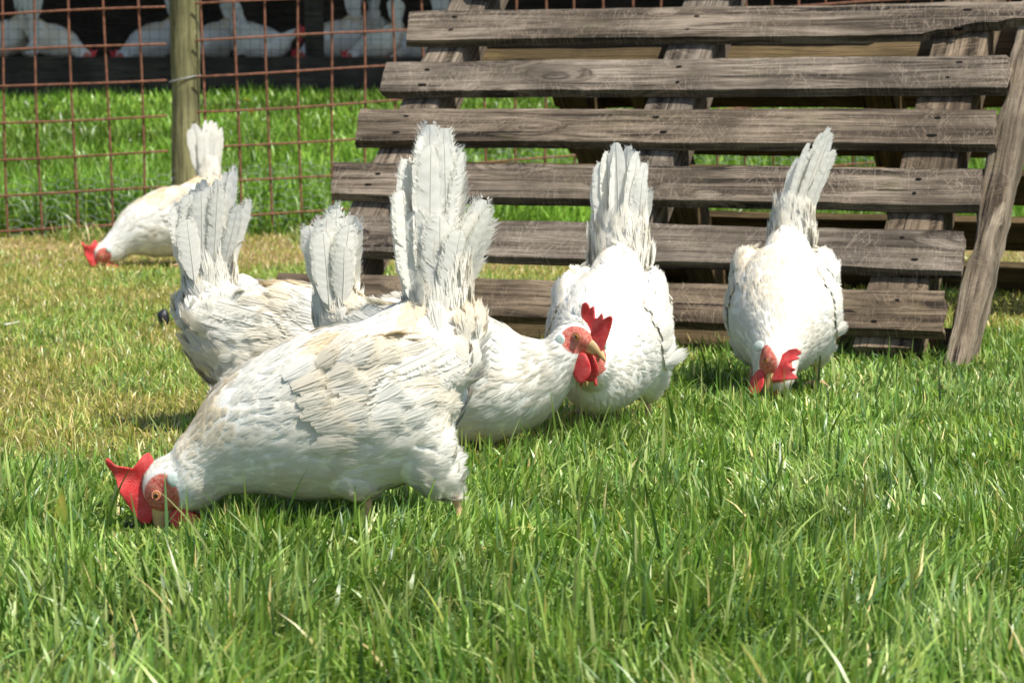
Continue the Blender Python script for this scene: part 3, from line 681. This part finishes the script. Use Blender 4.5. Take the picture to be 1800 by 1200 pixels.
    ti = tint_at(P, Nn[:, 2]) + r.normal(0, .02, nF); pm_ = MB()
    rise = .0012 + .0030 * np.clip(cl * 2, 0, 1) * .4 * np.clip(.2 + 5 * (dist_head[ix] - .08), .2, 1) + rump * .003
    feather_patch(pm_, P, D, Nn, L, Wd, ti.clip(0, 1), r, ns=20 if q > .8 else (9 if q > .4 else 6), rise=rise)
    # --- wing feathers: rows of coverts and folded flight feathers
    wg = {}
    for sg in (-1, 1):
        wm = MB(); A_ = ch[max(0, len(ch) - 5)]; Bq = ch[-1]
        tipP = np.array([Bq[0] - .018, Bq[1] + sg * (Bq[4] * .45), Bq[2] + .045 - wing_drop])
        fwdP = np.array([A_[0] - .005, A_[1] + sg * A_[4] * .93, A_[2] + A_[3] * .18])
        ax = tipP - fwdP; WL = np.linalg.norm(ax); ax = ax / WL; dn = np.array([0, sg * .25, -1.]); dn = unit(dn - ax * (dn @ ax)); out = np.cross(ax, dn) * 1.; out = out if out[1] * sg > 0 else -out
        from mathutils.bvhtree import BVHTree
        if 'bv' not in wg: wg['bv'] = BVHTree.FromPolygons([tuple(p) for p in Vb], [tuple(t) for t in tri.tolist()])
        bv = wg['bv']
        def onto(p):
            h = bv.find_nearest(Vector(p)); return np.array(h[0]), np.array(h[1])
        # flight feathers
        nfl = int(12 * max(q, .5))
        for i in range(nfl):
            f = i / (nfl - 1); st_ = fwdP + ax * (WL * (.30 + .20 * f)) + dn * (.036 - .050 * f); p_, n_2 = onto(st_ + out * .01)
            e_ = fwdP + ax * (WL * (.88 + .14 * math.sin(f * 3.14))) + dn * (.024 - .040 * f); e2, n3 = onto(e_ + out * .02)
            d_ = e2 + n3 * (.004 + .0012 * (nfl - i) / nfl) - (p_ + n_2 * .004); plume(wm, p_ + n_2 * (.003 + .0006 * i), d_, n_2 + n3, np.linalg.norm(d_) * 1.05, .022, r, .08, int(26 * q) + 8, -.02, float(.05 + .08 * r.random() * tintk), twist=.05)
        # covert rows
        for row in range(4):
            nc = int(20 * max(q, .5)); Ps, Ds, Ns = [], [], []
            for i in range(nc):
                f = (i + .5 * (row % 2)) / nc; st_ = fwdP + ax * (WL * (.02 + .19 * row + .03 * r.random())) + dn * ((.050 - .11 * f) * (1 - .13 * row) + r.normal(0, .004)) + ax * r.normal(0, .006); p_, n_2 = onto(st_ + out * .02); Ps.append(p_ + n_2 * (.004 - .0006 * row)); Ns.append(n_2); Ds.append(unit(ax + dn * (.12 - .1 * f) + r.normal(0, .09, 3)))
            Ps, Ds, Ns = map(np.array, (Ps, Ds, Ns)); Ds = unit(Ds - Ns * (Ds * Ns).sum(1)[:, None])
            feather_patch(wm, Ps, Ds, Ns, r.uniform(.030, .048, nc), r.uniform(.019, .026, nc), (tint_at(Ps, Ns[:, 2]) * .8).clip(0, 1), r, fringe=22 if q > .8 else 3, rise=r.uniform(.0004, .0020, nc))
        wg[sg] = wm
    # --- tail
    tm = MB(); tr = np.array(tail.get('root', (-.118, 0, .245)), float); fa_ = tail.get('plane', 0.)       # plane: 0 = fan lies fore and aft, 90 = fan lies left and right
    h = np.array([-math.cos(fa_), math.sin(fa_), 0]); nn = np.array([math.sin(fa_), math.cos(fa_), 0]); nn = nn * tail.get('nsg', 1)
    for (a_, L_, W_, off, dep, fr_, cv) in tail['f']:
        a = R(a_); d = np.array([0, 0, 1]) * math.cos(a) + h * math.sin(a) + nn * tail.get('lean', 0) + np.array(tail.get('tilt', (0, 0, 0)))
        plume(tm, tr + h * off + nn * dep, d, nn + h * r.normal(tail.get('bias', .6), .22), L_, W_, r, fr_, int(44 * q) + 8, cv, .0 + .06 * r.random(), twist=.3, side_curve=-.05 * (a_ / 20) + r.normal(0, .03))
        if abs(dep) < .02 and q > .4: plume(tm, tr + h * off - nn * (dep + .012), d + nn * -.10, -nn + h * r.normal(tail.get('bias', .6), .2), L_ * r.uniform(.85, .97), W_, r, fr_, int(40 * q) + 8, cv, .03, side_curve=r.normal(0, .04))
    # coverts puffed round the tail root
    nc = int(tail.get('nc', 150) * q); th = r.uniform(0, 2 * math.pi, nc); hh = r.random(nc) ** .8; rad = np.array([.040, .030])
    Ps = tr + h * (np.cos(th) * tail.get('rw', .030) * (1 - .3 * hh))[:, None] + nn * (np.sin(th) * .020 * (1 - .4 * hh))[:, None] + np.array([0, 0, 1]) * (-.035 + tail.get('ch', .075) * hh)[:, None]
    Ns = unit(h * np.cos(th)[:, None] + nn * (np.sin(th) * 1.2)[:, None] + np.array([0, 0, .12])); Ds = np.array([0, 0, 1]) + Ns * r.uniform(.0, .3, nc)[:, None] + r.normal(0, .16, (nc, 3)); Ds = unit(Ds - Ns * (Ds * Ns).sum(1)[:, None] * .8)
    feather_patch(tm, Ps, Ds, Ns, r.uniform(.030, .058, nc), r.uniform(.016, .024, nc), np.full(nc, .05) + r.random(nc) * .08, r, fringe=11 if q > .8 else 4, rise=.006, lift=.10)
    if extra: extra(tm, r)
    link('plumage', pm_.mesh('plumage'), M_FE, root); link('wing', wg[1].mesh('wing'), M_FE, root); link('wing', wg[-1].mesh('wing'), M_FE, root); link('tail', tm.mesh('tail'), M_FE, root)
    # --- head furniture in the head's own frame
    Hm = np.stack([u, v, s], 1)
    def hl(name, mb_or_me, mat, sm=True):
        me_ = mb_or_me if isinstance(mb_or_me, bpy.types.Mesh) else mb_or_me.mesh(name, sm); a = verts_of(me_) * (head.get('cs', 1.) if name == 'comb' else 1.25 * hs); a = a * (1 if name not in ('eye', 'pupil', 'eyelid') else .84) + (0 if name not in ('eye', 'pupil', 'eyelid') else np.array([.0035 * .2, .0035 * .2, np.sign(a[:, 2].mean()) * .0133 * .2])); ec_ = a.mean(0); a = ec_ + (a - ec_) * (head.get('eye', 1.) if name in ('eye', 'pupil', 'eyelid') else 1); a = a @ Hm.T + sk; me_.vertices.foreach_set('co', a.astype(np.float32).ravel()); me_.materials.clear(); me_.update(); me_.materials.append(mat); o = link(name, me_, None, root); return o
    ol = COMB_UP if comb == 'up' else COMB_DN
    cm = outline_solid(ol, .0042, .0010 if q > .8 else .0018); a = verts_of(cm)
    a[:, 1] -= (.010 if comb == 'up' else .008); a[:, 0] -= (.006 if comb == 'up' else 0) - head.get('cx', 0); hgt_ = np.clip((a[:, 1] - .012) / .03, 0, 1.3)
    a[:, 2] *= (1.35 - .6 * np.clip(hgt_, 0, 1)); a[:, 2] += .0022 * np.sin(a[:, 0] * 190 + seed) * hgt_
    if flop:
        an = flop * hgt_ ** 1.3; yy = a[:, 1] - .012; a[:, 1] = .012 + yy * np.cos(an); a[:, 2] += yy * np.sin(an)
    cm.vertices.foreach_set('co', a.astype(np.float32).ravel()); hl('comb', cm, M_COMB)
    for sg in (-1, 1):
        wm = MB(); n = 10; t = np.linspace(0, 1, n); hang = np.array(head.get('hang', (0, 0, -1)), float); hv = unit(np.array([hang @ u, hang @ v, (hang @ s)]) + np.array([0, 0, sg * head.get('out', .10)])); b0 = np.array([.012, -.012, sg * .006])
        wl = head.get('wl', 1.); pts = b0 + hv * (t * .030 * wl)[:, None]; wr = .0125 * wl * np.sin(np.pi * (.13 + .80 * t)) ** .8 * (.75 + .4 * t)
        add_loft(wm, pts, wr, np.full(n, .0022) * (1 - .4 * t), up=(0, 0, 1), seg=16); hl('wattle', remesh(wm.mesh('w'), .0011 if q > .5 else .0018, 3), M_COMB)
        em = MB(); e0 = np.array([.0035, .0035, sg * .0128]); 
        def ell(mb_, c_, rx, ry, rz, n=14):
            a_ = np.linspace(.02, math.pi - .02, n); pts = c_ + np.stack([0 * a_, 0 * a_, np.cos(a_) * rz], -1); 
            V, F, F3 = loft(pts, np.sin(a_) * rx, np.sin(a_) * ry, up=(0, 1, 0), seg=18); b = mb_.n; mb_.add(V, F); mb_.F3.append(F3 + b)
        ell(em, e0, .0052, .0046, .0036); 
        eo = hl('eye', em, M_EYE); pu = MB(); ell(pu, e0 + [0, 0, sg * .0016], .0026, .0026, .0026); pp = hl('pupil', pu, M_PUP); pp.parent = eo
        # fleshy eyelid ring and cheek
        rg = MB(); th = np.linspace(0, 2 * math.pi, 25); tube(rg, e0 + np.stack([.0054 * np.cos(th), .0048 * np.sin(th), np.full(25, sg * .0012)], -1), .0010, 6, up=(0, 0, 1)); hl('eyelid', rg, M_LID)
        lo = MB(); ell(lo, np.array([-.0125, -.0085, sg * .0158]), .0062, .0080, .0022); hl('earlobe', lo, M_LOBE)
    for nm_, th0, z0, L_, dr in (('beak', .0066, -.0005, .026, -.010), ('beak', .0042, -.0065, .019, -.002)):
        bm_ = MB(); t = np.linspace(0, 1, 9); pts = np.stack([.011 + L_ * t, z0 + dr * t ** 2, 0 * t], -1); rr_ = th0 * (1 - t) ** .62 + .0006; add_loft(bm_, pts, rr_ * .80, rr_, up=(0, 1, 0), seg=14); hl(nm_, bm_, M_BEAK)
    # --- legs with toes
    for hock, fx_, ly in lg:
        lm = MB(); ft = np.array([hock[0] + fx_ * .3 + .004, ly * 1.15, .008 - zoff]); tube(lm, catmull(np.array([hock + [0, 0, .012], (hock + ft) / 2 + [-.002, 0, 0], ft]), 4), np.interp(np.linspace(0, 1, 9), [0, .5, 1], [.0055, .0042, .0052]), 10, up=(1, 0, 0))
        for an, tl in ((0, .045), (.62, .036), (-.62, .036), (math.pi, .018)):
            dd = np.array([math.cos(an), math.sin(an), 0]); tube(lm, np.array([ft + [0, 0, -.001], ft + dd * tl * .5 + [0, 0, .001], ft + dd * tl * .85 + [0, 0, -.003], ft + dd * tl + [0, 0, -.007]]), np.array([.0042, .0036, .003, .0010]), 8)
        link('leg', lm.mesh('leg'), M_LEG, root)
    return root

def gp(px, py): 
    g = ground_pt(px, py); return (g[0], g[1], float(hgt(g[0], g[1])))
CH_PECK = [(.172, 0, .052, .038, .031), (.150, 0, .070, .044, .036), (.103, 0, .098, .072, .060), (.050, 0, .115, .090, .078), (.0, 0, .127, .096, .086), (-.055, 0, .137, .091, .084), (-.092, 0, .143, .072, .068), (-.118, 0, .146, .042, .045)]
HEAD_PECK = dict(c=(.200, 0, .040), u=(.30, 0, -.954), v=(.954, 0, .30), hang=(-.60, 0, -.80), wl=1.1, hs=1.22, eye=.72, cs=1.12)

# 1. nearest hen, pecking to the left, ragged split tail
TA = dict(root=(-.108, 0, .245), lean=0., f=[(-7, .135, .036, -.024, .012, .35, .04), (-1, .185, .038, -.008, .014, .4, .03), (-8, .130, .034, -.028, .004, .4, .05), (-5, .170, .036, -.020, -.004, .4, .04), (-3, .195, .036, -.012, .008, .4, .03), (-1, .208, .038, -.006, .0, .5, .02), (1, .204, .036, .000, -.008, .5, .04), (4, .186, .036, .004, .006, .6, .03), (6, .178, .034, .006, -.002, .6, .02), (13, .112, .034, .012, .006, .5, .03), (15, .128, .034, .014, -.004, .5, .03), (18, .120, .030, .018, .004, .6, .02), (-4, .11, .040, -.018, .018, .3, .02), (3, .105, .040, .0, .020, .3, .02), (9, .09, .036, .010, .018, .4, .02)], nc=420, rw=.036, ch=.075)
make_hen('hen', CH_PECK, HEAD_PECK, TA, gp(604, 930), math.pi, 11, 'nearest and largest white hen pecking in the front grass, ragged split tail', 1., 'dn', .25, legs=((.0, .035, .0), (-.092, .03, -.05)), tintk=1.2, zoff=.005, scale=.955,
         cushion=[(-.02, .165, .055), (-.07, .195, .052), (-.112, .212, .046), (-.116, .240, .036)])
# 2. hen behind it on the left, seen from behind, head hidden
TB = dict(root=(-.120, 0, .212), plane=R(35), bias=-.6, f=[(7, .115, .032, .024, .0, .2, .05), (4, .132, .034, .017, .004, .2, .05), (2, .142, .034, .010, -.004, .25, .04), (0, .146, .032, .003, .006, .25, .03), (-3, .144, .032, -.004, -.006, .3, .04), (-5, .158, .022, -.010, .004, .4, .02), (-8, .168, .018, -.014, -.002, .4, .02), (-18, .125, .022, -.018, .0, .4, .02), (5, .095, .034, .012, .018, .1, .0), (-4, .095, .034, -.006, .020, .1, .0), (2, .095, .034, .004, .022, .1, .0)], nc=320, rw=.038, ch=.065)
CH_B = [(.170, 0, .050, .027, .022), (.142, 0, .075, .045, .038), (.100, 0, .097, .070, .060), (.050, 0, .110, .085, .078), (.0, 0, .117, .091, .086), (-.055, 0, .122, .086, .084), (-.098, 0, .126, .070, .068), (-.130, 0, .128, .044, .047)]
CU_LOW = [(-.02, .145, .05), (-.07, .165, .052), (-.108, .182, .045), (-.114, .210, .034)]
make_hen('hen', CH_B, dict(c=(.198, 0, .040), u=(.45, 0, -.9), v=(.9, 0, .45)), TB, gp(512, 745), R(28), 12, 'white hen behind the nearest one on the left, broad tattered tail, head hidden', 1., 'dn', .2, tintk=1.2, cushion=CU_LOW)
# 3. hen with raised head facing right
CH_D = [(.142, -.004, .128, .032, .027), (.122, -.003, .112, .046, .038), (.092, 0, .098, .064, .055), (.050, 0, .093, .080, .072), (.005, 0, .098, .088, .082), (-.045, 0, .106, .087, .083), (-.092, 0, .114, .074, .070), (-.128, 0, .122, .048, .048)]
TD = dict(root=(-.162, 0, .186), bias=-.5, f=[(-3, .125, .038, -.014, .004, .25, .05), (0, .142, .040, -.005, -.004, .3, .04), (4, .138, .040, .003, .006, .3, .04), (7, .12, .034, .008, .0, .3, .03), (-6, .10, .032, -.016, .01, .3, .02), (2, .11, .038, .0, .014, .3, .02)], nc=220, rw=.028, ch=.06)
make_hen('hen', CH_D, dict(c=(.168, -.010, .153), u=(.86, -.36, -.33), v=(.30, -.06, .95), hang=(0, 0, -1)), TD, gp(800, 792), R(-12), 13, 'white hen with raised head facing right and upright red comb, amber eye showing', 1., 'up', -.12, tintk=.8,
         cushion=[(-.03, .135, .05), (-.08, .145, .05), (-.12, .155, .042), (-.158, .185, .028)])
# 4. hen behind that head, facing the camera
TE = dict(root=(-.108, 0, .240), plane=R(90), f=[(-5, .112, .026, -.024, .0, .03, .06), (-4, .134, .028, -.019, .003, .03, .05), (-2, .150, .028, -.013, -.003, .03, .05), (-1, .158, .028, -.006, .004, .03, .05), (0, .163, .028, .0, .006, .03, .04), (1, .158, .028, .006, -.002, .03, .05), (2, .150, .028, .013, .003, .03, .05), (4, .134, .028, .019, .001, .03, .05), (5, .110, .026, .024, .0, .03, .06), (-3, .11, .036, -.016, -.010, .04, .03), (1, .115, .036, .0, -.012, .04, .03), (3, .11, .036, .016, -.010, .04, .03)], nc=300, rw=.045, ch=.055)
CH_E = [(.158, 0, .113, .032, .028), (.136, 0, .108, .046, .038), (.103, 0, .103, .070, .060), (.050, 0, .113, .088, .080), (.0, 0, .125, .094, .090), (-.055, 0, .135, .090, .087), (-.098, 0, .141, .072, .070), (-.128, 0, .145, .042, .045)]
CH_E = [(a, b, c, d * .98, e * .93) for a, b, c, d, e in CH_E]
make_hen('hen', CH_E, dict(c=(.180, 0, .128), u=(.50, 0, -.87), v=(.87, 0, .50), hang=(0, 0, -1), wl=.7), TE, gp(1068, 752), R(-101), 14, 'white hen behind the raised head, facing the camera, neat upright tail like a paddle', 1., 'dn', -1.25, legs=((-.02, .045, .0), (-.06, -.045, -.03)), tintk=.35)
# 5. right-hand hen facing the camera, pecking
TF = dict(root=(-.108, .006, .240), plane=R(84), tilt=(0, .30, 0), f=[(-5, .128, .026, -.018, .0, .08, .05), (-4, .155, .026, -.012, .003, .1, .05), (-2, .175, .024, -.006, -.003, .15, .04), (0, .185, .024, .0, .004, .2, .04), (1, .176, .024, .006, -.002, .15, .05), (3, .150, .024, .012, .003, .1, .05), (0, .12, .034, -.004, -.012, .05, .03), (2, .12, .034, .008, -.012, .05, .03)], nc=260, rw=.036, ch=.055)
make_hen('hen', CH_PECK, dict(c=(.200, 0, .071), u=(.36, -.05, -.93), v=(.50, .72, .38), hang=(.1, 0, -1), out=.35, cx=-.004, cs=1.0, hs=1.08), TF, gp(1374, 692), R(-101), 15, 'white hen pecking on the right in front of the pallet, narrow leaning tail', 1., 'up', .15, legs=((-.02, .045, .0), (-.03, -.045, -.02)), tintk=.6)
# 6. far hen beside the fence
TG = dict(root=(-.112, 0, .245), bias=.25, f=[(-10, .15, .036, -.022, .0, .05, .03), (-6, .165, .036, -.015, .003, .05, .03), (-2, .172, .036, -.007, -.003, .05, .03), (2, .172, .036, .0, .003, .05, .03), (5, .167, .036, .007, .0, .05, .03), (9, .152, .036, .013, .003, .05, .03), (-4, .14, .04, -.01, .01, .05, .03), (4, .14, .04, .006, .01, .05, .03)], nc=160, rw=.034, ch=.07)
henG = make_hen('hen', CH_PECK, HEAD_PECK, TG, gp(303, 466), math.pi + R(24), 16, 'small distant white hen pecking on the left beside the fence post', .45, 'dn', .2, tintk=1.3, scale=1.0)
# hens in the house: two poses, copied
henS = make_hen('hen', CH_D, dict(c=(.190, -.006, .150), u=(.95, -.1, -.25), v=(.28, 0, .95)), dict(TD, f=TG['f'], root=(-.120, 0, .170), tilt=(-.5, 0, 0)), (0, 0, -50), 0, 17, 'x', .3, 'up', .1, tintk=.4, group='white hens inside the hen house', cushion=[(-.03, .135, .05), (-.08, .145, .05), (-.12, .155, .042), (-.130, .178, .028)])
def copy_tree(o, parent=None):
    c = o.copy(); C.objects.link(c)
    for key in list(c.keys()):
        if key in ('label', 'category', 'group'): del c[key]
    if parent: c.parent = parent
    for chd in [q for q in bpy.data.objects if q.parent == o]: copy_tree(chd, c)
    return c
used = False
inside = [(12, 'P', 150, .25, 'white hen cut off by the left edge inside the hen house', 0, 1.15), (92, 'P', 5, .15, 'white hen pecking to the right in the hen house, left of the fence post', 0, 1.05),
          (275, 'P', 200, .75, 'white hen deep in the dark hen house just left of the fence post', 0, 1.2), (378, 'P', 230, .5, 'white hen half hidden by the fence post, inside the hen house', 0, 1.15),
          (462, 'S', -12, .2, 'large white hen facing right inside the hen house, both legs showing', 0, 1.2), (590, 'P', 205, .5, 'white hen facing left beside the dark post inside the hen house', 0, 1.2),
          (655, 'P', 95, .95, 'white hen at the back of the hen house, above the low crouching one', 0, 1.35), (668, 'P', 172, .12, 'low crouching white hen in the hen house facing left next to the pallet', 0, .95), (742, 'P', 185, .65, 'white hen in the hen house nearest the pallet corner, head to the left', 0, 1.15)]
for px, pose, hd, dy, lab, _, s_ in inside:
    if pose == 'S' and not used: o = henS; used = True
    else: o = copy_tree(henS if pose == 'S' else henG)
    Yb = BY + .1 + dy; o.location = (at(px, 80, Yb)[0], Yb, FLOORZ - .02); o.rotation_euler = (0, 0, R(hd)); o.scale = (s_ * .82,) * 3
    tag(o, lab, 'hen', 'white hens inside the hen house')

# ------------------------------------------------------------------ small things
def flower(px, py, Y, label):
    p = at(px, py, Y); z = float(hgt(p[0], p[1])); root = empty('dandelion', (p[0], p[1], z)); tag(root, label, 'flower', 'yellow dandelions in the bank')
    m = MB(); H_ = p[2] - z; tube(m, np.array([[0, 0, 0], [.004, 0, H_ * .5], [0, 0, H_]]), .0018, 6); link('stem', m.mesh('stem'), mat_simple('flower stem', (.12, .2, .05)), root)
    f = MB(); r = np.random.default_rng(int(px))
    for i in range(70):
        a = r.uniform(0, 6.28); t = r.random(); rr = .017 * (.4 + .6 * t); d = np.array([math.cos(a), math.sin(a), .9 - .9 * t]); d = unit(d) * rr; sd_ = np.array([-math.sin(a), math.cos(a), 0]) * .0024; b = np.array([0, 0, H_])
        f.add(np.array([b - sd_ * .4, b + sd_ * .4, b + d + sd_, b + d - sd_]), np.array([[0, 1, 2, 3]]))
    link('bloom', f.mesh('bloom'), mat_simple('yellow petals', (.75, .52, .02), .6, .2, None, (.62, .38, .01)), root)
flower(433, 177, 8.6, 'bright yellow dandelion on the bank, the higher of two'); flower(442, 198, 8.45, 'small pale yellow dandelion on the bank just below the other')
# dark lump behind the left hen
bl = MB(); g = gp(284, 640); add_loft(bl, np.array([[0, 0, 0], [.002, 0, .012], [.0, 0, .026], [.004, 0, .036]]), np.array([.006, .013, .012, .005]), np.array([.006, .012, .013, .006]), up=(1, 0, 0), seg=10)
o = link('dark_lump', remesh(bl.mesh('dark_lump'), .003, 2), mat_simple('black rubbery lump', (.012, .013, .015), .5, .5, .002)); o.location = gp(287, 574); tag(o, 'small black lump beside the rump of the hen on the left', 'lump')
# shed white feather on the lawn at the left edge
fm = MB(); plume(fm, np.array([0, 0, 0.]), np.array([1, .2, .1]), np.array([0, 0, 1.]), .030, .012, rng, .3, 24, .1)
o = link('shed_feather', fm.mesh('shed_feather'), M_FE); g = gp(8, 590); o.location = (g[0], g[1], g[2] + .02); tag(o, 'small shed white feather lying on the dry lawn at the left edge', 'feather')
# broad yellow-green weed leaf standing in the grass by the nearest hen's comb
k = NT('yellow green leaf'); ob = k.n('ShaderNodeTexCoord').outputs['Object']; nz = k.noise(ob, 90, 4)
k.bsdf(k.mix(k.ramp(nz, [(.4, 0), (.6, 1)]), (.25, .33, .04), (.42, .36, .07)), .5, None, .4, trans=.35)
lf = MB(); t = np.linspace(0, 1, 10); V = []
for q in t:
    wv = .0058 * math.sin(math.pi * q ** .8) + .0004; V += [[-wv, .004 * q, q * .055], [0, .004 * q + .0022, q * .055], [wv, .004 * q, q * .055]]
V = np.array(V); F = []
for i in range(9):
    for j in range(2): F.append([i * 3 + j, i * 3 + j + 1, i * 3 + 3 + j + 1, i * 3 + 3 + j])
lf.add(V, np.array(F)); o = link('weed_leaf', lf.mesh('weed_leaf'), k.m); g = gp(103, 945); o.location = g; o.rotation_euler = (0, R(6), R(15)); tag(o, 'broad yellow-green leaf standing in the grass left of the red comb', 'leaf')
